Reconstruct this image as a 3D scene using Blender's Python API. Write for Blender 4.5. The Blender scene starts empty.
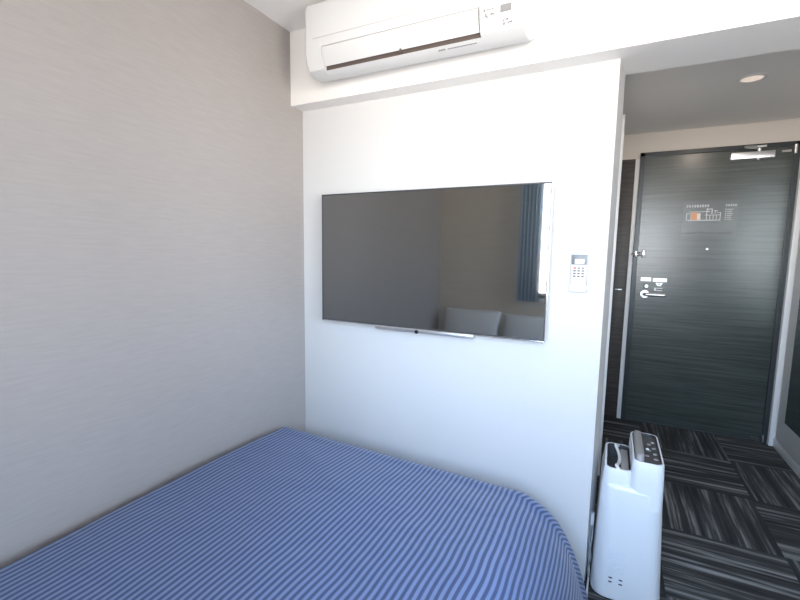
import bpy, bmesh, math, random
from mathutils import Vector, Matrix, noise
random.seed(7)
S = bpy.context.scene
C = S.collection

# ------------------------------------------------------------------ camera
YAW, PITCH, ROLL, FPX = 0.461, 0.1115, 0.0156, 423.79
cam_data = bpy.data.cameras.new('camera'); cam = bpy.data.objects.new('camera', cam_data); C.objects.link(cam)
f = Vector((-math.sin(YAW)*math.cos(PITCH), math.cos(YAW)*math.cos(PITCH), -math.sin(PITCH)))
r = Vector((math.cos(YAW), math.sin(YAW), 0)); u = r.cross(f)
r2 = r*math.cos(ROLL) + u*math.sin(ROLL); u2 = -r*math.sin(ROLL) + u*math.cos(ROLL)
M = Matrix((r2, u2, -f)).transposed().to_4x4(); M.translation = (1.4465, -1.774, 1.3254)
cam.matrix_world = M
cam_data.sensor_width = 36; cam_data.lens = FPX/800*36; cam_data.clip_start = 0.02
S.camera = cam

# ------------------------------------------------------------------ light and exposure
SKY_STRENGTH = 14.0
HALL_POWER = 0.30
HALL_FILL_WATTS = 2.0
S.view_settings.view_transform = 'Standard'; S.view_settings.look = 'None'
S.view_settings.gamma = 1; S.view_settings.use_curve_mapping = False
S.view_settings.exposure = 0.97
w = bpy.data.worlds.new('world'); S.world = w; w.use_nodes = True
nt = w.node_tree; bg = nt.nodes['Background']; bg.inputs['Strength'].default_value = SKY_STRENGTH
tc = nt.nodes.new('ShaderNodeTexCoord'); sx = nt.nodes.new('ShaderNodeSeparateXYZ'); cr = nt.nodes.new('ShaderNodeValToRGB')
mr = nt.nodes.new('ShaderNodeMapRange'); mr.inputs[1].default_value = -1; mr.inputs[2].default_value = 1
nt.links.new(tc.outputs['Generated'], sx.inputs[0]); nt.links.new(sx.outputs['Z'], mr.inputs[0])
nt.links.new(mr.outputs[0], cr.inputs[0]); nt.links.new(cr.outputs[0], bg.inputs['Color'])
e = cr.color_ramp.elements; e[0].position = 0.0; e[0].color = (.52, .46, .40, 1); e[1].position = 1.0; e[1].color = (.28, .43, .64, 1)
a = cr.color_ramp.elements.new(0.485); a.color = (.82, .73, .66, 1)
a = cr.color_ramp.elements.new(0.36); a.color = (.74, .67, .61, 1)
a = cr.color_ramp.elements.new(0.52); a.color = (.76, .80, .84, 1)
a = cr.color_ramp.elements.new(0.70); a.color = (.42, .57, .80, 1)

WX0, WX1, WZ0, WZ1, YB = 0.76, 2.30, 0.95, 2.12, -2.08      # window opening in the back wall
pl = bpy.data.lights.new('window_portal', 'AREA'); pl.shape = 'RECTANGLE'; pl.size = WX1-WX0; pl.size_y = WZ1-WZ0
pl.cycles.is_portal = True
po = bpy.data.objects.new('window_portal', pl); C.objects.link(po)
po.location = ((WX0+WX1)/2, YB-0.17, (WZ0+WZ1)/2); po.rotation_euler = (math.radians(90), 0, 0)

RY0, RY1 = -1.95, -0.95                                      # added, unseen window in the right wall, to light the left wall
pl2 = bpy.data.lights.new('window_portal', 'AREA'); pl2.shape = 'RECTANGLE'; pl2.size = WZ1-WZ0; pl2.size_y = RY1-RY0
pl2.cycles.is_portal = True
po2 = bpy.data.objects.new('window_portal', pl2); C.objects.link(po2)
po2.location = (2.60+.13, (RY0+RY1)/2, (WZ0+WZ1)/2); po2.rotation_euler = (0, math.radians(90), 0)

# ------------------------------------------------------------------ helpers
def new_mat(name, col, rough=.5, metal=0, **kw):
    m = bpy.data.materials.new(name); m.use_nodes = True
    b = m.node_tree.nodes['Principled BSDF']
    b.inputs['Base Color'].default_value = (*col, 1); b.inputs['Roughness'].default_value = rough
    b.inputs['Metallic'].default_value = metal
    for k, v in kw.items(): b.inputs[k.replace('_', ' ')].default_value = v
    return m
def noisy(m, scale=(1, 1, 1), nscale=30, detail=6, lo=None, hi=None, bump=0.0, dist=.002, coord='Object', rough=None):
    nt = m.node_tree; b = nt.nodes['Principled BSDF']
    tc = nt.nodes.new('ShaderNodeTexCoord'); mp = nt.nodes.new('ShaderNodeMapping'); n = nt.nodes.new('ShaderNodeTexNoise')
    mp.inputs['Scale'].default_value = scale; n.inputs['Scale'].default_value = nscale; n.inputs['Detail'].default_value = detail
    nt.links.new(tc.outputs[coord], mp.inputs[0]); nt.links.new(mp.outputs[0], n.inputs[0])
    if lo is not None:
        c = nt.nodes.new('ShaderNodeValToRGB'); c.color_ramp.elements[0].color = (*lo, 1); c.color_ramp.elements[1].color = (*hi, 1)
        c.color_ramp.elements[0].position = .32; c.color_ramp.elements[1].position = .68
        nt.links.new(n.outputs[0], c.inputs[0]); nt.links.new(c.outputs[0], b.inputs['Base Color'])
    if bump:
        bp = nt.nodes.new('ShaderNodeBump'); bp.inputs['Strength'].default_value = bump; bp.inputs['Distance'].default_value = dist
        nt.links.new(n.outputs[0], bp.inputs['Height']); nt.links.new(bp.outputs[0], b.inputs['Normal'])
    return m
def link(name, bm, mats, parent=None, smooth=False, recalc=True):
    if recalc: bmesh.ops.recalc_face_normals(bm, faces=bm.faces)
    me = bpy.data.meshes.new(name); bm.to_mesh(me); bm.free()
    o = bpy.data.objects.new(name, me); C.objects.link(o)
    for m in (mats if isinstance(mats, (list, tuple)) else [mats]): me.materials.append(m)
    if smooth:
        for p in me.polygons: p.use_smooth = True
    if parent is not None:
        o.parent = parent; o.matrix_parent_inverse = Matrix.Translation(parent.location).inverted()
    return o
def auto_smooth(o, ang=40):
    me = o.data
    for p in me.polygons: p.use_smooth = True
    me.set_sharp_from_angle(angle=math.radians(ang))
    return o
def add_box(bm, x0, x1, y0, y1, z0, z1, bev=0.0, seg=2, mi=0):
    t = bmesh.new()
    v = [t.verts.new((x, y, z)) for x in (x0, x1) for y in (y0, y1) for z in (z0, z1)]
    for q in ((0, 1, 3, 2), (4, 6, 7, 5), (0, 4, 5, 1), (2, 3, 7, 6), (0, 2, 6, 4), (1, 5, 7, 3)): t.faces.new([v[i] for i in q])
    bmesh.ops.recalc_face_normals(t, faces=t.faces)
    if bev: bmesh.ops.bevel(t, geom=t.edges[:], offset=bev, segments=seg, affect='EDGES', profile=.6)
    for fc in t.faces: fc.material_index = mi
    me = bpy.data.meshes.new('t'); t.to_mesh(me); t.free(); bm.from_mesh(me); bpy.data.meshes.remove(me)
def box(name, m, x0, x1, y0, y1, z0, z1, bev=0.0, parent=None, seg=2):
    bm = bmesh.new(); add_box(bm, x0, x1, y0, y1, z0, z1, bev, seg)
    o = link(name, bm, m, parent, recalc=False)
    if bev: auto_smooth(o, 50)
    return o
def prism(name, m, prof, x0, x1, parent=None, axis='x', bev=0.0):
    """extrude a closed 2-D outline along an axis"""
    bm = bmesh.new()
    def P(t, p): return (t, p[0], p[1]) if axis == 'x' else (p[0], p[1], t) if axis == 'z' else (p[0], t, p[1])
    A = [bm.verts.new(P(x0, p)) for p in prof]; B = [bm.verts.new(P(x1, p)) for p in prof]
    n = len(prof)
    for i in range(n): bm.faces.new((A[i], A[(i+1) % n], B[(i+1) % n], B[i]))
    bm.faces.new(A); bm.faces.new(B[::-1])
    bmesh.ops.recalc_face_normals(bm, faces=bm.faces)
    if bev: bmesh.ops.bevel(bm, geom=[e for e in bm.edges if abs(e.calc_face_angle(0)) > .6], offset=bev, segments=2, affect='EDGES')
    return auto_smooth(link(name, bm, m, parent), 35)
def cyl_bm(bm, c, rad, h, axis='z', n=32, rad2=None):
    rot = {'z': Matrix(), 'x': Matrix.Rotation(math.pi/2, 4, 'Y'), 'y': Matrix.Rotation(math.pi/2, 4, 'X')}[axis]
    bmesh.ops.create_cone(bm, cap_ends=True, segments=n, radius1=rad, radius2=rad if rad2 is None else rad2, depth=h, matrix=Matrix.Translation(c) @ rot)
def cyl(name, m, c, rad, h, axis='z', parent=None, n=32, bev=0.0, rad2=None):
    bm = bmesh.new(); cyl_bm(bm, c, rad, h, axis, n, rad2)
    if bev: bmesh.ops.bevel(bm, geom=[e for e in bm.edges if abs(e.calc_face_angle(0)) > .8], offset=bev, segments=2, affect='EDGES')
    return auto_smooth(link(name, bm, m, parent), 40)
def tube_bm(bm, pts, rad, n=8):
    pts = [Vector(p) for p in pts]; rings = []
    for i, p in enumerate(pts):
        d = (pts[min(i+1, len(pts)-1)] - pts[max(i-1, 0)]).normalized()
        up = Vector((0, 0, 1)) if abs(d.z) < .9 else Vector((1, 0, 0))
        s = d.cross(up).normalized(); t = s.cross(d)
        rings.append([bm.verts.new(p + rad*(math.cos(2*math.pi*k/n)*s + math.sin(2*math.pi*k/n)*t)) for k in range(n)])
    for a, b in zip(rings, rings[1:]):
        for k in range(n): bm.faces.new((a[k], a[(k+1) % n], b[(k+1) % n], b[k]))
    bm.faces.new(rings[0]); bm.faces.new(rings[-1])
def smooth_path(pts, sub=8):
    out = []; P = [Vector(p) for p in pts]; P = [P[0]] + P + [P[-1]]
    for i in range(1, len(P)-2):
        for k in range(sub):
            t = k/sub; a, b, c, d = P[i-1:i+3]
            out.append(.5*((2*b) + (c-a)*t + (2*a-5*b+4*c-d)*t*t + (3*b-a-3*c+d)*t**3))
    out.append(P[-2]); return out
def rr(x0, x1, y0, y1, rad, z, n=8):
    """rounded rectangle ring"""
    rad = min(rad, (x1-x0)/2-1e-4, (y1-y0)/2-1e-4); out = []
    for cx, cy, a0 in ((x1-rad, y1-rad, 0), (x0+rad, y1-rad, 90), (x0+rad, y0+rad, 180), (x1-rad, y0+rad, 270)):
        for k in range(n+1):
            a = math.radians(a0 + 90*k/n); out.append((cx+rad*math.cos(a), cy+rad*math.sin(a), z))
    return out
def loft(bm, rings, mis=None, cap0=True, cap1=True):
    V = [[bm.verts.new(p) for p in rg] for rg in rings]; n = len(V[0])
    for i, (a, b) in enumerate(zip(V, V[1:])):
        for k in range(n):
            fc = bm.faces.new((a[k], a[(k+1) % n], b[(k+1) % n], b[k])); fc.material_index = mis[i] if mis else 0
    if cap0: bm.faces.new(V[0][::-1])
    if cap1:
        fc = bm.faces.new(V[-1]); fc.material_index = mis[-1] if mis else 0
def empty(name, loc, label, cat, group=None):
    o = bpy.data.objects.new(name, None); C.objects.link(o); o.location = loc; o.empty_display_size = .1
    return tag(o, label, cat, group)
def tag(o, label, cat, group=None):
    o['label'] = label; o['category'] = cat
    if group: o['group'] = group
    return o
def struct(o, label=None):
    o['kind'] = 'structure'
    if label: o['label'] = label
    return o

# ------------------------------------------------------------------ materials
m_white = noisy(new_mat('white wallpaper', (.63, .625, .62), .75), nscale=220, bump=.12, dist=.001)
m_ceil = noisy(new_mat('ceiling wallpaper', (.90, .885, .865), .8), nscale=200, bump=.1, dist=.001)
m_trim = new_mat('white trim', (.84, .85, .86), .35)
m_taupe = noisy(new_mat('taupe wallpaper', (.40, .37, .35), .62), scale=(1, 1.2, 14), nscale=9, detail=8, lo=(.358, .327, .310), hi=(.382, .350, .332), bump=.04, dist=.001)
m_beige = noisy(new_mat('beige headboard panel', (.6, .52, .42), .6), scale=(1, 1, 8), nscale=8, lo=(.76, .66, .53), hi=(.80, .70, .57))
m_plastic = new_mat('white plastic', (.69, .69, .69), .32)
m_vane = new_mat('satin white plastic', (.67, .67, .67), .22)
m_black = new_mat('black plastic', (.012, .012, .014), .35)
m_dark = new_mat('dark grey plastic', (.045, .047, .052), .35)
m_grey = new_mat('grey plastic', (.27, .265, .26), .35)
m_lgrey = new_mat('light grey print', (.24, .24, .245), .5)
m_chrome = new_mat('chrome', (.80, .80, .82), .12, 1)
m_alu = new_mat('brushed aluminium', (.72, .73, .75), .35, 1)
m_screen = new_mat('tv screen glass', (.014, .016, .016), .055, 0, Specular_IOR_Level=1.0, Coat_Weight=1.0, Coat_Roughness=.03, Coat_IOR=2.4)
m_outlet = new_mat('dark brown plastic', (.11, .085, .075), .5)
m_seam = new_mat('seam shade', (.48, .47, .46), .6)
m_print = new_mat('grey print', (.30, .29, .30), .5)
m_ink = new_mat('grey ink', (.22, .22, .23), .6)
m_silver = new_mat('silver label', (.93, .94, .96), .5, 1)
m_sticker = new_mat('white sticker', (.85, .86, .88), .4)
m_frame = new_mat('dark steel door frame', (.045, .053, .058), .35, .3)
m_cord = new_mat('white cord', (.62, .64, .66), .5)
m_orange = new_mat('orange print', (.75, .35, .18), .5)
m_red = new_mat('red print', (.5, .03, .03), .5)
m_key = new_mat('remote keys', (.10, .10, .11), .5)
m_panel = noisy(new_mat('brown wood panel', (.08, .068, .062), .45), scale=(1, 1, 10), nscale=6, lo=(.040, .034, .032), hi=(.075, .063, .057))
m_plate = new_mat('smoked map plate', (.055, .064, .068), .33, 0, Specular_IOR_Level=.6, Coat_Weight=.5, Coat_Roughness=.25, Coat_IOR=1.7)

def wood_door():
    m = new_mat('grey green wood laminate', (.06, .07, .07), .33, 0, Specular_IOR_Level=.55, Coat_Weight=.38, Coat_Roughness=.24, Coat_IOR=1.7)
    nt = m.node_tree; b = nt.nodes['Principled BSDF']
    tc = nt.nodes.new('ShaderNodeTexCoord'); mp = nt.nodes.new('ShaderNodeMapping'); n = nt.nodes.new('ShaderNodeTexNoise')
    mp.inputs['Scale'].default_value = (1.1, 1, 46); n.inputs['Scale'].default_value = 2.2; n.inputs['Detail'].default_value = 9; n.inputs['Roughness'].default_value = .62
    c = nt.nodes.new('ShaderNodeValToRGB')
    c.color_ramp.elements[0].position = .30; c.color_ramp.elements[0].color = (.013, .019, .017, 1)
    c.color_ramp.elements[1].position = .72; c.color_ramp.elements[1].color = (.068, .086, .079, 1)
    nt.links.new(tc.outputs['Object'], mp.inputs[0]); nt.links.new(mp.outputs[0], n.inputs[0])
    nt.links.new(n.outputs[0], c.inputs[0]); nt.links.new(c.outputs[0], b.inputs['Base Color'])
    return m
m_wood = wood_door()

def carpet():
    m = new_mat('grey streaked carpet tiles', (.05, .05, .05), .95)
    nt = m.node_tree; N = nt.nodes; L = nt.links; b = N['Principled BSDF']
    def math_(op, a, bb=None):
        n = N.new('ShaderNodeMath'); n.operation = op
        for i, v in enumerate((a, bb)):
            if v is None: continue
            if isinstance(v, (int, float)): n.inputs[i].default_value = v
            else: L.new(v, n.inputs[i])
        return n.outputs[0]
    tc = N.new('ShaderNodeTexCoord'); s = N.new('ShaderNodeSeparateXYZ'); L.new(tc.outputs['Object'], s.inputs[0])
    X = math_('DIVIDE', math_('SUBTRACT', s.outputs[0], 1.72-20), .5); Y = math_('DIVIDE', math_('SUBTRACT', s.outputs[1], .57-20), .5)
    ix = math_('FLOOR', X); iy = math_('FLOOR', Y)
    par = math_('MODULO', math_('ADD', ix, iy), 2)          # 0 or 1
    def mix(a, bb):
        n = N.new('ShaderNodeMix'); n.data_type = 'FLOAT'; L.new(par, n.inputs[0]); L.new(a, n.inputs[2]); L.new(bb, n.inputs[3]); return n.outputs[0]
    across = mix(X, Y); along = mix(Y, X)
    seed = math_('ADD', math_('MULTIPLY', ix, 3.71), math_('MULTIPLY', iy, 7.13))
    cb = N.new('ShaderNodeCombineXYZ')
    L.new(math_('ADD', math_('MULTIPLY', across, 20), seed), cb.inputs[0]); L.new(math_('MULTIPLY', along, .7), cb.inputs[1]); L.new(seed, cb.inputs[2])
    n1 = N.new('ShaderNodeTexNoise'); n1.inputs['Scale'].default_value = 1.0; n1.inputs['Detail'].default_value = 5; n1.inputs['Roughness'].default_value = .62
    L.new(cb.outputs[0], n1.inputs[0])
    c = N.new('ShaderNodeValToRGB'); c.color_ramp.elements[0].position = .38; c.color_ramp.elements[0].color = (.014, .015, .016, 1)
    c.color_ramp.elements[1].position = .70; c.color_ramp.elements[1].color = (.26, .27, .275, 1)
    a = c.color_ramp.elements.new(.53); a.color = (.045, .047, .049, 1)
    L.new(n1.outputs[0], c.inputs[0]); L.new(c.outputs[0], b.inputs['Base Color'])
    n2 = N.new('ShaderNodeTexNoise'); n2.inputs['Scale'].default_value = 350; L.new(tc.outputs['Object'], n2.inputs[0])
    bp = N.new('ShaderNodeBump'); bp.inputs['Strength'].default_value = .6; bp.inputs['Distance'].default_value = .004
    L.new(n2.outputs[0], bp.inputs['Height']); L.new(bp.outputs[0], b.inputs['Normal'])
    return m
m_carpet = carpet()

def spread():
    m = new_mat('blue satin striped fabric', (.1, .15, .4), .6, 0, Sheen_Weight=.15, Sheen_Roughness=.5)
    nt = m.node_tree; N = nt.nodes; L = nt.links; b = N['Principled BSDF']
    uv = N.new('ShaderNodeUVMap'); s = N.new('ShaderNodeSeparateXYZ'); L.new(uv.outputs[0], s.inputs[0])
    mu = N.new('ShaderNodeMath'); mu.operation = 'MULTIPLY'; mu.inputs[1].default_value = 2*math.pi/.0190; L.new(s.outputs[0], mu.inputs[0])
    si = N.new('ShaderNodeMath'); si.operation = 'SINE'; L.new(mu.outputs[0], si.inputs[0])
    mr = N.new('ShaderNodeMapRange'); mr.interpolation_type = 'SMOOTHSTEP'; mr.inputs[1].default_value = -.6; mr.inputs[2].default_value = .6; L.new(si.outputs[0], mr.inputs[0])
    mx = N.new('ShaderNodeMix'); mx.data_type = 'RGBA'; L.new(mr.outputs[0], mx.inputs[0])
    mx.inputs[6].default_value = (.042, .070, .160, 1); mx.inputs[7].default_value = (.150, .210, .395, 1)
    L.new(mx.outputs[2], b.inputs['Base Color'])
    mr2 = N.new('ShaderNodeMapRange'); mr2.inputs[3].default_value = .75; mr2.inputs[4].default_value = .42; L.new(mr.outputs[0], mr2.inputs[0]); L.new(mr2.outputs[0], b.inputs['Roughness'])
    tc = N.new('ShaderNodeTexCoord'); n = N.new('ShaderNodeTexNoise'); n.inputs['Scale'].default_value = 5; n.inputs['Detail'].default_value = 3; n.inputs['Distortion'].default_value = .6
    L.new(tc.outputs['Object'], n.inputs[0]); bp = N.new('ShaderNodeBump'); bp.inputs['Strength'].default_value = .4; bp.inputs['Distance'].default_value = .02
    L.new(n.outputs[0], bp.inputs['Height']); L.new(bp.outputs[0], b.inputs['Normal'])
    return m
m_spread = spread()
m_sheet = noisy(new_mat('white cotton', (.78, .78, .77), .85), nscale=14, bump=.3, dist=.01)

# ------------------------------------------------------------------ room shell
W, ZB, ZC, ZH, D, XR = 1.428, 2.0237, 2.3626, 2.26, 2.066, 2.558
XR2 = 2.60
def sbox(name, m, *a, label=None, **k): return struct(box(name, m, *a, **k), label)
sbox('floor', m_carpet, -.12, 2.75, YB-.15, D+.15, -.06, 0)
sbox('ceiling', m_ceil, -.12, 2.75, YB-.15, -.0, ZC, ZC+.08)
sbox('wall_left', m_taupe, -.12, 0, YB-.15, 0.16, 0, ZC)
struct(prism('wall_front', m_white, [(0, 0), (W, 0), (1.447, .162), (0, .162)], 0, ZB, axis='z'))
m_beam_lit = noisy(new_mat('lit beam wallpaper', (.85, .835, .815), .75), nscale=220, bump=.12, dist=.001)  # wall white painted lighter, in place of bounce light on the underside
sbox('trim_beam', m_beam_lit, 0, 2.70, -.089, .162, ZB, ZC+.05)
bm = bmesh.new()
for a in ((YB-.15, RY0, 0, ZC), (RY1, .16, 0, ZC), (RY0, RY1, 0, WZ0), (RY0, RY1, WZ1, ZC)): add_box(bm, XR2, 2.72, a[0], a[1], a[2], a[3])
struct(link('wall_right', bm, m_white))
bm = bmesh.new()
for a in ((RY0, RY0+.045, WZ0, WZ1), (RY1-.045, RY1, WZ0, WZ1), (RY0, RY1, WZ0, WZ0+.045), (RY0, RY1, WZ1-.045, WZ1)): add_box(bm, 2.66, 2.71, a[0], a[1], a[2], a[3])
win_added = struct(link('window_added_light', bm, m_frame))  # frame of the added window, put in only for its light
# back wall with the window opening
bm = bmesh.new()
for a in ((0, WX0, 0, ZC), (WX1, XR2, 0, ZC), (WX0, WX1, 0, WZ0), (WX0, WX1, WZ1, ZC)):
    add_box(bm, a[0], a[1], YB-.15, YB, a[2], a[3])
struct(link('wall_back', bm, m_beige))
# window: aluminium frame, two sashes, glass
bm = bmesh.new(); fy0, fy1 = YB-.13, YB-.07
for a in ((WX0, WX0+.045, WZ0, WZ1), (WX1-.045, WX1, WZ0, WZ1), (WX0, WX1, WZ0, WZ0+.045), (WX0, WX1, WZ1-.045, WZ1), ((WX0+WX1)/2-.03, (WX0+WX1)/2+.03, WZ0, WZ1)):
    add_box(bm, a[0], a[1], fy0, fy1, a[2], a[3])
win = struct(link('window_1', bm, m_frame))
m_glass = bpy.data.materials.new('window glass'); m_glass.use_nodes = True
gn = m_glass.node_tree; gn.nodes.remove(gn.nodes['Principled BSDF'])
tr = gn.nodes.new('ShaderNodeBsdfTransparent'); tr.inputs[0].default_value = (.95, .98, 1, 1); gl = gn.nodes.new('ShaderNodeBsdfGlossy'); gl.inputs['Roughness'].default_value = .02
fr = gn.nodes.new('ShaderNodeFresnel'); mx = gn.nodes.new('ShaderNodeMixShader')
gn.links.new(fr.outputs[0], mx.inputs[0]); gn.links.new(tr.outputs[0], mx.inputs[1]); gn.links.new(gl.outputs[0], mx.inputs[2]); gn.links.new(mx.outputs[0], gn.nodes['Material Output'].inputs[0])
box('window_pane', m_glass, WX0+.02, WX1-.02, YB-.102, YB-.098, WZ0+.02, WZ1-.02, parent=win)
box('window_sill', m_trim, WX0, WX1, YB-.07, YB+.015, WZ0-.02, WZ0+.001, .003, parent=win)

box('window_pane', m_glass, 2.683, 2.687, RY0+.02, RY1-.02, WZ0+.02, WZ1-.02, parent=win_added)  # pane of the added right-wall window
# corridor
sbox('ceiling_hall', m_ceil, 1.30, 2.75, .162, D+.12, ZH, ZC+.13)
bm = bmesh.new()
add_box(bm, 1.437, XR+.1, D, D+.12, 2.105, ZH); add_box(bm, 1.437, 1.60, D, D+.12, 0, 2.105); add_box(bm, 2.522, XR+.1, D, D+.12, 0, 2.105)
struct(link('wall_hall_back', bm, noisy(new_mat('warm white wallpaper', (.76, .70, .64), .8), nscale=200, bump=.1, dist=.001)))
m_hall_lit = noisy(new_mat('lit corridor wallpaper', (.84, .84, .83), .75), nscale=220, bump=.12, dist=.001)  # same wall white painted lighter, making up for weak corridor light
sbox('wall_hall_left', m_hall_lit, 1.30, 1.437, .162, D+.02, 0, ZH)
sbox('wall_hall_right', m_hall_lit, XR, 2.72, .16, D, 0, ZH)
sbox('trim_casing_bathroom', m_trim, 1.437, 1.461, .95, 1.03, 0, 2.03, bev=.003)
sbox('trim_casing_bathroom_far', m_trim, 1.437, 1.461, 1.70, 1.78, 0, 2.03, bev=.003)
sbox('trim_casing_bathroom_head', m_trim, 1.437, 1.461, .95, 1.78, 2.03, 2.10, bev=.003)
sbox('trim_door_side', m_trim, 1.560, 1.590, 2.035, D, 0, 2.066, bev=.003)
sbox('trim_door_post', m_trim, 2.524, XR, 1.985, D, 0, 2.2, bev=.003)
sbox('baseboard_right', m_trim, XR-.010, XR, .16, 1.985, 0, .07, bev=.003)

# brown panel at the end of the corridor
pn = box('wood_panel', m_panel, 1.440, 1.560, 2.045, D, 0.005, 2.07, .002)
tag(pn, 'narrow dark brown wood panel on the end wall left of the entrance door', 'panel')
box('handle', m_alu, 1.482, 1.530, 2.035, 2.046, 1.055, 1.063, .002, parent=pn)

# entrance door
door = struct(box('door_1', m_wood, 1.622, 2.495, 2.036, 2.076, .008, 2.0775), 'dark grey-green wood-grain entrance door at the end of the corridor')
bm = bmesh.new()
add_box(bm, 1.590, 1.622, 2.020, D+.02, 0, 2.105, .002); add_box(bm, 2.495, 2.526, 2.020, D+.02, 0, 2.105, .002); add_box(bm, 1.590, 2.526, 2.020, D+.02, 2.077, 2.107, .002)
link('door_frame', bm, m_frame, door)
box('threshold', m_frame, 1.60, 2.52, 2.030, 2.09, 0, .0085, parent=door)
YF = 2.036
def pbox(n, m, x0, x1, z0, z1, t=.002, p=door, y=YF, bev=0): return box(n, m, x0, x1, y-t, y+.0005, z0, z1, bev, parent=p)
pbox('sticker', m_silver, 1.656, 1.726, 1.134, 1.163)
pbox('sticker', m_silver, 1.738, 1.830, 1.132, 1.160)
cyl('thumb_turn', m_frame, (1.697, YF-.004, 1.096), .024, .008, 'y', door)
cyl('thumb_turn', m_alu, (1.697, YF-.012, 1.096), .012, .016, 'y', door, bev=.002)
# triangular pictogram sticker with a small mark, and a text sticker
prism('sticker', m_silver, [(1.757, 1.124), (1.805, 1.124), (1.792, 1.100), (1.770, 1.100)], YF-.0015, YF, parent=door, axis='y')
cyl('sticker_mark', m_ink, (1.781, YF-.002, 1.114), .006, .001, 'y', door)
st = pbox('sticker', m_sticker, 1.750, 1.765, 1.062, 1.086)
for k, z in enumerate((1.080, 1.062)): pbox('sticker', m_sticker, 1.768, 1.805, z, z+.005)
lev = cyl('lever_handle', m_alu, (1.690, YF-.006, 1.034), .030, .012, 'y', door, bev=.003)
bm = bmesh.new(); tube_bm(bm, smooth_path([(1.690, YF-.008, 1.034), (1.690, YF-.045, 1.034), (1.715, YF-.052, 1.034), (1.825, YF-.052, 1.032)]), .0135, 12)
link('lever', bm, m_alu, lev, smooth=True)
# swing guard
gd = pbox('door_guard', m_chrome, 1.650, 1.672, 1.315, 1.372, t=.012, bev=.002)
bm = bmesh.new(); tube_bm(bm, smooth_path([(1.660, YF-.02, 1.352), (1.60, YF-.04, 1.352), (1.575, YF-.045, 1.343), (1.60, YF-.04, 1.334), (1.660, YF-.02, 1.334)]), .004, 8)
link('guard_bar', bm, m_chrome, gd, smooth=True)
box('guard_plate', m_chrome, 1.600, 1.618, 2.004, 2.0205, 1.318, 1.368, .002, parent=gd)
cyl('peephole', m_alu, (2.064, YF-.003, 1.386), .008, .008, 'y', door)
# closer
cl = box('door_closer', m_alu, 2.143, 2.385, 1.985, YF, 2.006, 2.052, .004, parent=door)
bm = bmesh.new(); tube_bm(bm, [(2.30, 2.00, 2.05), (2.30, 2.00, 2.072)], .012, 12)
tube_bm(bm, [(2.30, 2.0, 2.070), (2.21, 1.95, 2.075)], .007, 8); tube_bm(bm, [(2.21, 1.95, 2.078), (2.29, 2.015, 2.088)], .007, 8)
tube_bm(bm, [(2.30, 2.005, 1.998), (2.30, 2.005, 2.008)], .010, 12)
add_box(bm, 2.25, 2.34, 2.005, 2.0205, 2.082, 2.094, .002)
link('closer_arm', bm, m_alu, cl)
hg = cyl('hinge', m_chrome, (2.497, 2.018, 2.055), .010, .06, 'z', door); pbox('hinge_plate', m_chrome, 2.430, 2.480, 2.042, 2.056, t=.004, p=hg)
hg = cyl('hinge', m_chrome, (2.493, 2.018, .035), .011, .055, 'z', door); pbox('hinge_plate', m_chrome, 2.425, 2.480, .012, .03, t=.006, p=hg)
# evacuation map plate
mp = pbox('map_plate', m_plate, 1.895, 2.225, 1.480, 1.735, t=.003)
YP = YF-.003
def mk(m, x0, x1, z0, z1): pbox('map_print', m, x0, x1, z0, z1, t=.0008, p=mp, y=YP)
random.seed(3)
bm = bmesh.new()
def mb(x0, x1, z0, z1): add_box(bm, x0, x1, YP-.0008, YP, z0, z1)
x = 1.915
for k in range(9):                                   # heading glyphs
    wd = .012; 
    for q in range(3): mb(x, x+wd*(.6+.4*random.random()), 1.690+q*.006, 1.6935+q*.006)
    mb(x+.004, x+.006, 1.688, 1.708); x += .0155 if k != 1 else .0175
x = 2.150
for k in range(5):
    for q in range(3): mb(x, x+.010*(.6+.4*random.random()), 1.692+q*.005, 1.695+q*.005)
    mb(x+.003, x+.005, 1.690, 1.706); x += .0135
for z, xw in ((1.668, .035), (1.654, .028), (1.640, .033), (1.626, .03), (1.612, .026), (1.598, .032)):
    mb(2.150, 2.150+.006, z, z+.005); mb(2.160, 2.160+xw, z, z+.003)
for a in ((1.917, 2.125, 1.592, 1.597), (1.917, 1.921, 1.592, 1.645), (2.121, 2.125, 1.592, 1.650), (1.935, 2.04, 1.655, 1.658), (1.917, 1.937, 1.642, 1.646), (2.03, 2.125, 1.630, 1.633),
          (1.945, 1.948, 1.597, 1.65), (2.04, 2.044, 1.597, 1.68), (2.06, 2.063, 1.6, 1.63), (2.08, 2.083, 1.6, 1.63), (2.10, 2.103, 1.6, 1.63), (2.045, 2.075, 1.672, 1.676), (2.045, 2.06, 1.655, 1.66), (2.07, 2.075, 1.64, 1.67), (2.085, 2.105, 1.66, 1.664), (2.09, 2.093, 1.64, 1.66), (2.1, 2.12, 1.648, 1.651)): mb(*a)
link('map_print', bm, m_sticker, mp)
mk(m_orange, 1.950, 1.985, 1.600, 1.652); mk(new_mat('pale room print', (.85, .8, .7), .5), 1.985, 2.005, 1.600, 1.645)
mk(new_mat('pale strip', (.16, .18, .19), .4), 1.905, 2.215, 1.495, 1.51)

# dark glass panel in a white frame on the right side of the corridor
d2 = struct(box('door_2', m_trim, XR-.016, XR, .30, 1.93, .075, 2.1, .003), 'white framed glass panel on the right side of the corridor')
m_mirror = new_mat('dark mirror glass', (.30, .33, .33), .05, .9)
box('glass', m_mirror, XR-.019, XR-.012, .40, 1.795, .24, 2.0, parent=d2)

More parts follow.
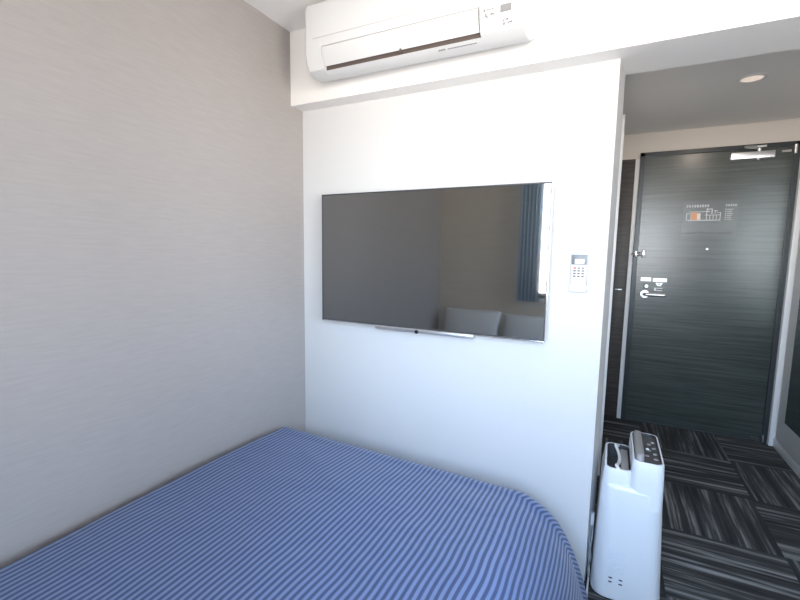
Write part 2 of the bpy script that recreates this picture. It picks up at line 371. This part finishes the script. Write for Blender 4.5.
# ------------------------------------------------------------------ bed
bed = empty('bed', (.7, -1.1, 0), 'single bed under a blue satin striped bedspread in the corner below the television', 'bed')
box('bed_base', m_dark, .04, 1.18, -2.0, -.26, .0, .2, .01, parent=bed)
box('mattress', m_sheet, .04, 1.19, -2.03, -.25, .2, .445, .03, parent=bed, seg=3)
X0, X1, Y0, Y1, ZT = .07, 1.158, -2.0, -.262, .485
prof = [(0, ZT), (.12, .480), (.24, .466), (.34, .443), (.42, .420), (.50, .382), (.58, .330), (.66, .270), (.74, .205), (.82, .145), (.90, .085), (.96, .045), (1.0, .015)]
bm = bmesh.new(); uvl = bm.loops.layers.uv.new('UVMap'); UV = {}
NX, NY = 56, 90
SIDE = [(.485, 0), (.478, .04), (.464, .07), (.443, .10), (.42, .13), (.382, .165), (.33, .195), (.27, .222), (.205, .245), (.145, .263), (.085, .278), (.045, .287), (.0, .294)]
def sag(x, y): return (.012+.020*max(0, x))*min(1, max(0, (y+.8)/.5))**2
def side_off(z):
    for (za, oa), (zb, ob) in zip(SIDE, SIDE[1:]):
        if za >= z >= zb: return oa+(ob-oa)*(za-z)/(za-zb)
    return 0
def wr(x, y):
    n = noise.noise(Vector((x*2.2+y*1.2, y*1.3, 3.1)))*.010 + noise.noise(Vector((x*5+y*4, y*2.5-x*2, 7.7)))*.0035
    n += .006*math.exp(-((x*.6+y*.8+.12)/.035)**2)*math.exp(-((x-.42)/.14)**2)
    return n
def wx(x, y): return .006*noise.noise(Vector((x*3.0, y*4.5, 1.3)))+.003*noise.noise(Vector((x*6, y*11, 5.3)))
def top(i, j):
    x = X0+(X1-X0)*i/NX; y = Y0+(Y1-Y0)*j/NY; return x, y
G = {}
for i in range(NX+1):
    for j in range(NY+1):
        x, y = top(i, j); e = min(1, (X1-x)/.15, (x-X0)/.1, (Y1-y)/.15)
        v = bm.verts.new((x, y, ZT-sag(x, y)+wr(x, y)*max(0, e))); G[i, j] = v; UV[v] = (x+wx(x, y), y)
for i in range(NX):
    for j in range(NY): bm.faces.new((G[i, j], G[i+1, j], G[i+1, j+1], G[i, j+1]))
# outline: head-left -> down the left side -> foot -> right side to the head, with corner fans
out = []
for j in range(NY+1): out.append((G[0, j], (-1, 0)))
for k in range(1, 12): a = math.pi*k/24; out.append((G[0, NY], (-math.cos(a), math.sin(a))))
for i in range(NX+1): out.append((G[i, NY], (0, 1)))
for k in range(1, 16): a = math.pi/2*k/16; out.append((G[NX, NY], (math.sin(a), math.cos(a))))
for j in range(NY, -1, -1): out.append((G[NX, j], (1, 0)))
prev = [o[0] for o in out]
LX, LY = [0], [0]
for (ta, za), (tb, zb) in zip(prof, prof[1:]):
    LX.append(LX[-1]+math.hypot(side_off(zb)-side_off(za), za-zb)); LY.append(LY[-1]+math.hypot((tb-ta)*.185, za-zb))
for k in range(1, len(prof)):
    t, z = prof[k]; cur = []
    for idx, (v0, n) in enumerate(out):
        ax = .055*t if n[0] < 0 else side_off(z); ay = .185
        if n[0] > 0 and n[1] > 0: q = 1+.35*n[0]*n[1]; ax *= q; ay *= q
        fold = 0
        if n[0] >= 0 and k > 4:
            s = v0.co.y*9 + v0.co.x*10 + math.atan2(n[1], n[0])*7
            fold = (t-.42)*.05*math.sin(s)*(1 if (n[0] > .05) else .35)
            if n[1] > .3: fold = -abs(fold)*.4
        px, py = v0.co.x+n[0]*(ax+fold), v0.co.y+n[1]*(ay*t+fold)
        nv = bm.verts.new((px, py, z-sag(v0.co.x, v0.co.y)*z/ZT)); cur.append(nv)
        arc = LX[k]*n[0]**2 + LY[k]*n[1]**2
        UV[nv] = (v0.co.x+wx(v0.co.x, v0.co.y)+n[0]*arc, v0.co.y+n[1]*arc)
    for a in range(len(out)-1):
        fs = (prev[a], prev[a+1], cur[a+1], cur[a]); fs = list(dict.fromkeys(fs))
        bm.faces.new(fs)
    prev = cur
for fc in bm.faces:
    for lp in fc.loops: lp[uvl].uv = UV[lp.vert]
sp = link('bedspread', bm, m_spread, bed, smooth=True)
so = sp.modifiers.new('thickness', 'SOLIDIFY'); so.thickness = .004; so.offset = 1

def pillow(name, cx, cy, cz, lx, ly, h, tilt, label, grp=None):
    bm = bmesh.new(); n = 24; g = {}
    for s in (1, -1):
        for i in range(n+1):
            for j in range(n+1):
                a, b = 2*i/n-1, 2*j/n-1
                if s < 0 and (abs(a) == 1 or abs(b) == 1): g[s, i, j] = g[1, i, j]; continue
                pz = h/2*((1-a*a)*(1-b*b))**.42*s
                pin = 1-.05*(1-abs(a))*abs(b)**4 - .0; pin2 = 1-.07*(1-abs(b))*abs(a)**4
                pz *= 1+.12*noise.noise(Vector((a*2+cx, b*2, s)))
                g[s, i, j] = bm.verts.new((a*lx/2*pin2, b*ly/2*pin, pz))
        for i in range(n):
            for j in range(n): bm.faces.new((g[s, i, j], g[s, i+1, j], g[s, i+1, j+1], g[s, i, j+1]))
    bmesh.ops.transform(bm, matrix=Matrix.Rotation(tilt, 4, 'X'), verts=bm.verts)
    o = link(name, bm, m_sheet, None, smooth=True); o.location = (cx, cy, cz)
    return tag(o, label, 'pillow')
pillow('pillow', .36, -1.93, .668, .52, .36, .13, math.radians(-68), 'white pillow leaning on the head wall beside the taupe wall, seen in the television')
pillow('pillow', .86, -1.93, .658, .44, .34, .13, math.radians(-68), 'white pillow leaning on the head wall under the window, seen in the television')

# gathered curtain beside the window
bm = bmesh.new(); n = 60; cx0, cx1 = .735, .915; cy = YB+.06
A = []
for k in range(n+1):
    x = cx0+(cx1-cx0)*k/n; y = cy+.022*math.sin(k/n*math.pi*2*6)
    A.append((x, y))
Vt = [bm.verts.new((x, y, ZC-.14)) for x, y in A]; Vb = [bm.verts.new((x, y, .93)) for x, y in A]
for k in range(n): bm.faces.new((Vb[k], Vb[k+1], Vt[k+1], Vt[k]))
cu = link('curtain', bm, new_mat('slate blue curtain', (.38, .50, .60), .8), None, smooth=True)
cu.modifiers.new('thickness', 'SOLIDIFY').thickness = .003
tag(cu, 'slate blue curtain gathered at the left end of the window behind the bed', 'curtain')
rod = cyl('curtain_rod', m_alu, (1.5, YB+.06, ZC-.13), .010, 1.75, 'x', cu); 
for bx in (.70, 2.28): box('rod_bracket', m_alu, bx, bx+.02, YB, YB+.06, ZC-.14, ZC-.12, parent=cu)

# ------------------------------------------------------------------ television
tv = empty('television', (.69, 0, .98), 'large flat black television mounted on the white wall above the foot of the bed', 'television')
tx0, tx1, tz0, tz1 = .157, 1.2285, .9835, 1.600
box('back_housing', m_black, tx0+.03, tx1-.03, -.045, -.016, tz0+.03, tz1-.03, .008, parent=tv)
box('wall_bracket', m_alu, .45, .93, -.018, 0, 1.12, 1.46, .002, parent=tv)
bm = bmesh.new(); ft = .006
for a in ((tx0, tx0+ft, tz0, tz1), (tx1-ft, tx1-.001, tz0, tz1), (tx0, tx1, tz1-ft, tz1), (tx0, tx1, tz0+.003, tz0+ft*1.3)): add_box(bm, a[0], a[1], -.056, -.020, a[2], a[3], .0015)
link('bezel', bm, m_dark, tv)
bm = bmesh.new(); add_box(bm, tx1-.0012, tx1+.0015, -.058, -.020, tz0, tz1, .001); add_box(bm, tx0, tx1, -.058, -.020, tz0-.0015, tz0+.003, .001); link('chrome_trim', bm, m_chrome, tv)
box('screen', m_screen, tx0+ft-.001, tx1-ft+.001, -.0535, -.043, tz0+ft, tz1-ft+.001, parent=tv)
lip = box('sensor_bar', m_alu, .466, .940, -.060, -.025, .968, .984, .003, parent=tv)
cyl('sensor_window', m_black, (.680, -.060, .972), .009, .006, 'y', lip, bev=.001)

# ------------------------------------------------------------------ air conditioner
ac = empty('air_conditioner', (.71, -.089, 2.03), 'white wall-mounted air conditioner on the beam under the ceiling', 'air conditioner')
ax0, ax1, vx0, vx1 = .232, 1.143, .318, .986
yb = -.0885
full = [(yb, 2.345), (-.245, 2.345), (-.262, 2.338), (-.270, 2.322), (-.270, 2.150), (-.264, 2.115), (-.248, 2.084), (-.215, 2.068), (-.165, 2.068), (yb, 2.108)]
mid = [(yb, 2.345), (-.245, 2.345), (-.262, 2.338), (-.270, 2.322), (-.270, 2.165), (-.215, 2.150), (-.190, 2.115), (-.236, 2.080), (-.215, 2.068), (-.165, 2.068), (yb, 2.108)]
prism('body', m_plastic, mid, vx0, vx1, parent=ac)
# end cheeks, rounded at the outer lower corner
def cheek(xa, xb, outer):
    bm = bmesh.new(); rings = []
    for k in range(7):
        t = k/6; d = (1-math.cos(t*math.pi/2))*.012; xx = (xb-.012*(1-math.sin(t*math.pi/2))) if outer > 0 else (xa+.012*(1-math.sin(t*math.pi/2)))
        rings.append([(xx, min(yb, p[0]+(d if p[0] < -.2 else 0)), max(p[1]-(0 if p[1] < 2.2 else d), 0)+(d if p[1] < 2.09 and p[0] < -.1 else 0)) for p in full])
    rings = [[((xa if outer > 0 else xb), p[0], p[1]) for p in full]] + rings
    loft(bm, rings); return auto_smooth(link('side_cover', bm, m_plastic, ac), 35)
cheek(ax0, vx0, -1); cheek(vx1, ax1, 1)
prism('air_flap', m_vane, [(-.2705, 2.160), (-.268, 2.140), (-.262, 2.125), (-.252, 2.108), (-.243, 2.0945), (-.239, 2.099), (-.252, 2.120), (-.258, 2.136), (-.260, 2.160)], vx0+.003, vx1-.005, parent=ac)
prism('outlet', m_outlet, [(-.240, 2.145), (-.205, 2.140), (-.186, 2.112), (-.2330, 2.0825), (-.232, 2.0900)], vx0+.001, vx1-.001, parent=ac)
def ab(bm, x0, x1, z0, z1, y, d=.0009): add_box(bm, x0, x1, y-d, y+.003, z0, z1)
prism('seam', m_seam, [(-.2708, 2.2015), (-.2708, 2.1990), (-.269, 2.1990), (-.269, 2.2015)], ax0+.045, vx1-.02, parent=ac)
bm = bmesh.new(); ab(bm, 1.058, 1.094, 2.1320, 2.1540, -.270); link('label', bm, m_lgrey, ac)
bm = bmesh.new()
ab(bm, 1.000, 1.006, 2.1440, 2.1520, -.270)
for k in range(8): ab(bm, 1.009+k*.0042, 1.012+k*.0042, 2.1470, 2.1505, -.270)
link('maker_mark', bm, m_lgrey, ac)
bm = bmesh.new()
for a, b, c, d in ((1.006, 1.011, 2.1280, 2.1380), (1.011, 1.015, 2.1240, 2.1290), (1.024, 1.029, 2.1305, 2.1360), (1.030, 1.034, 2.1325, 2.1355), (1.035, 1.038, 2.1290, 2.1320)): ab(bm, a, b, c, d, -.270)
link('print', bm, m_print, ac)
bm = bmesh.new()
for a, b, c, d in ((1.066, 1.070, 2.1040, 2.1070), (1.078, 1.085, 2.1050, 2.1090), (1.069, 1.073, 2.0900, 2.0990), (1.083, 1.087, 2.0940, 2.0970), (1.089, 1.099, 2.0950, 2.0980)): ab(bm, a, b, c, d, -.2685, .002)
link('print', bm, m_print, ac)
bm = bmesh.new()
for k in range(3): ab(bm, .822+k*.009, .829+k*.009, 2.0685, 2.0725, -.2275, .001)
for k in range(13): ab(bm, .858+k*.0085, .864+k*.0085, 2.069, 2.0712, -.2275, .001)
link('print', bm, m_lgrey, ac)
box('flap_pivot', m_outlet, .668, .676, -.246, -.225, 2.086, 2.106, parent=ac)

# ------------------------------------------------------------------ remote control on the wall
rc = empty('remote_control', (1.33, 0, 1.19), 'white air conditioner remote in a wall holder right of the television', 'remote control')
rx0, rx1 = 1.306, 1.364
box('holder', m_plastic, rx0-.003, rx1+.003, -.021, 0, 1.185, 1.212, .004, parent=rc)
rb = box('body', new_mat('remote plastic', (.60, .59, .58), .4), rx0, rx1, -.019, -.003, 1.190, 1.331, .004, parent=rc)
box('top_panel', new_mat('remote grey panel', (.12, .14, .15), .35), rx0+.002, rx1-.002, -.0205, -.018, 1.290, 1.328, .0008, parent=rc)
box('display', new_mat('remote display', (.50, .55, .55), .3), rx0+.013, rx1-.011, -.0215, -.0195, 1.293, 1.311, parent=rc)
for rrw in range(4):
    for cc in range(3):
        m = m_red if (rrw, cc) == (0, 0) else m_key
        bx = rx0+.014+cc*.0145; bz = 1.277-rrw*.0105
        box('button', m, bx-.0045, bx+.0045, -.0205, -.0185, bz-.0026, bz+.0026, .0005, parent=rc)

# ------------------------------------------------------------------ air purifier
ap = empty('air_purifier', (1.57, .09, 0), 'slim white air purifier standing on the carpet at the end of the television wall', 'air purifier')
bm = bmesh.new(); R = .055
def sec(z, dx0=0, dx1=0, dy=0, rad=R):
    t = z/.58; return rr(1.449+.017*t+dx0, 1.690-.026*t-dx1, -.065+.004*t+dy, .258-dy, rad, z)
loft(bm, [sec(.012), sec(.02, -.001, -.001, -.001), sec(.06), sec(.2), sec(.35), sec(.452), sec(.462, .001, .001, .002), sec(.468, .006, .004, .008)])
# taller rear column with the control panel
loft(bm, [rr(1.556, 1.6690, -.061, .2535, .030, .40), rr(1.560, 1.6665, -.060, .252, .028, .52), rr(1.562, 1.6640, -.058, .250, .028, .572), rr(1.564, 1.6620, -.056, .248, .027, .577), rr(1.569, 1.6570, -.051, .243, .024, .577), rr(1.570, 1.6560, -.050, .242, .024, .568)], mis=[0, 0, 0, 0, 1, 1])
# lower front lobe with the handle well
loft(bm, [rr(1.460, 1.567, -.052, .235, .035, .40), rr(1.466, 1.568, -.048, .214, .030, .48), rr(1.470, 1.5660, -.046, .208, .028, .520), rr(1.472, 1.5640, -.044, .206, .027, .525), rr(1.478, 1.5600, -.036, .198, .022, .525), rr(1.480, 1.5580, -.034, .196, .022, .470)], mis=[0, 0, 0, 0, 1, 1])
pb = link('body', bm, [new_mat('glossy white purifier plastic', (.70, .72, .745), .28), m_dark], ap, recalc=False)
auto_smooth(pb, 38)
bmb = bmesh.new(); loft(bmb, [rr(1.455, 1.686, -.058, .25, R, 0), rr(1.455, 1.686, -.058, .25, R, .014)]); link('base', bmb, m_black, ap)
# handle bridging the well
bm = bmesh.new()
pts = smooth_path([(1.522, -.036, .520), (1.512, -.015, .527), (1.520, .03, .516), (1.524, .085, .514), (1.520, .14, .516), (1.510, .180, .527), (1.520, .198, .520)], 6)
tube_bm(bm, pts, .0065, 10)
link('tank_handle', bm, m_plastic, ap, smooth=True)
box('tank_cap', m_grey, 1.528, 1.556, -.026, .188, .500, .512, .004, parent=ap)
# raised grey louver flap
bm = bmesh.new(); loft(bm, [rr(1.572, 1.600, -.040, .226, .012, .570), rr(1.572, 1.600, -.036, .226, .012, .584), rr(1.575, 1.600, -.024, .222, .011, .592), rr(1.579, 1.597, -.016, .216, .008, .594)])
auto_smooth(link('louver_flap', bm, m_grey, ap), 50)
pan = box('control_panel', m_dark, 1.600, 1.652, -.040, .222, .566, .573, .002, parent=ap)
for x, y in ((1.612, .02), (1.640, .00), (1.640, .045), (1.622, .075), (1.640, .10), (1.640, .16), (1.625, .135)):
    cyl('button', m_grey, (x, y, .574), .007, .003, 'z', pan, n=16)
cyl('button', m_sticker, (1.617, .080, .576), .006, .003, 'z', pan, n=16)
# recess line, slots and rating label
for z in (.082, .099):
    for x in (1.517, 1.552): box('vent_slot', m_black, x-.006, x+.006, -.0662, -.0600, z-.0022, z+.0022, parent=ap)
bm = bmesh.new(); random.seed(5)
for k in range(14):
    z = .212-k*.0068; xx = 1.507
    while xx < 1.560:
        wd = .003+.008*random.random()
        if random.random() < .75: add_box(bm, xx, xx+wd, -.0655, -.060, z, z+.0022)
        xx += wd+.003
link('rating_label', bm, new_mat('faint blue print', (.58, .63, .70), .5), ap)

# ------------------------------------------------------------------ outlet and cords at the wall end
pw = tag(box('power_plug', m_plastic, 1.4345, 1.4480, .055, .085, .215, .262, .004), 'white plug in the end of the television wall beside the purifier', 'plug')
for k, (dx, m, pts) in enumerate(((0, m_cord, [(1.443, .07, .222), (1.444, .08, .15), (1.439, .05, .09), (1.442, .02, .03), (1.440, -.05, .004), (1.441, -.105, .004)]),
                                  (1, m_grey, [(1.440, .062, .218), (1.436, .04, .15), (1.446, .02, .10), (1.438, .03, .05), (1.443, .00, .012), (1.438, .05, .006)]))):
    bm = bmesh.new(); tube_bm(bm, smooth_path(pts), .0035, 8)
    link('cord', bm, m, pw, smooth=True)

# ------------------------------------------------------------------ lamps
dl = empty('downlight', (2.04, 1.125, ZH), 'round recessed downlight in the corridor ceiling', 'ceiling light')
bm = bmesh.new()
ring = lambda rad, z: [(2.04+rad*math.cos(2*math.pi*k/40), 1.125+rad*math.sin(2*math.pi*k/40), z) for k in range(40)]
loft(bm, [ring(.064, ZH), ring(.063, ZH-.004), ring(.050, ZH-.006), ring(.047, ZH-.001)], cap0=False, cap1=False); link('trim_ring', bm, m_plastic, dl, smooth=True)
cyl('lens', new_mat('frosted lens', (.75, .75, .74), .4, Emission_Color=(1, .80, .66, 1), Emission_Strength=HALL_POWER), (2.04, 1.125, ZH-.0015), .047, .003, 'z', dl, n=40)


ll = bpy.data.lights.new('downlight_fill', 'AREA'); ll.shape = 'DISK'; ll.size = .085; ll.energy = HALL_FILL_WATTS; ll.color = (1, .84, .70)  # added fill light for the corridor, placed just under the downlight
lo = bpy.data.objects.new('downlight_fill', ll); C.objects.link(lo); lo.location = (2.04, 1.125, ZH-.008)
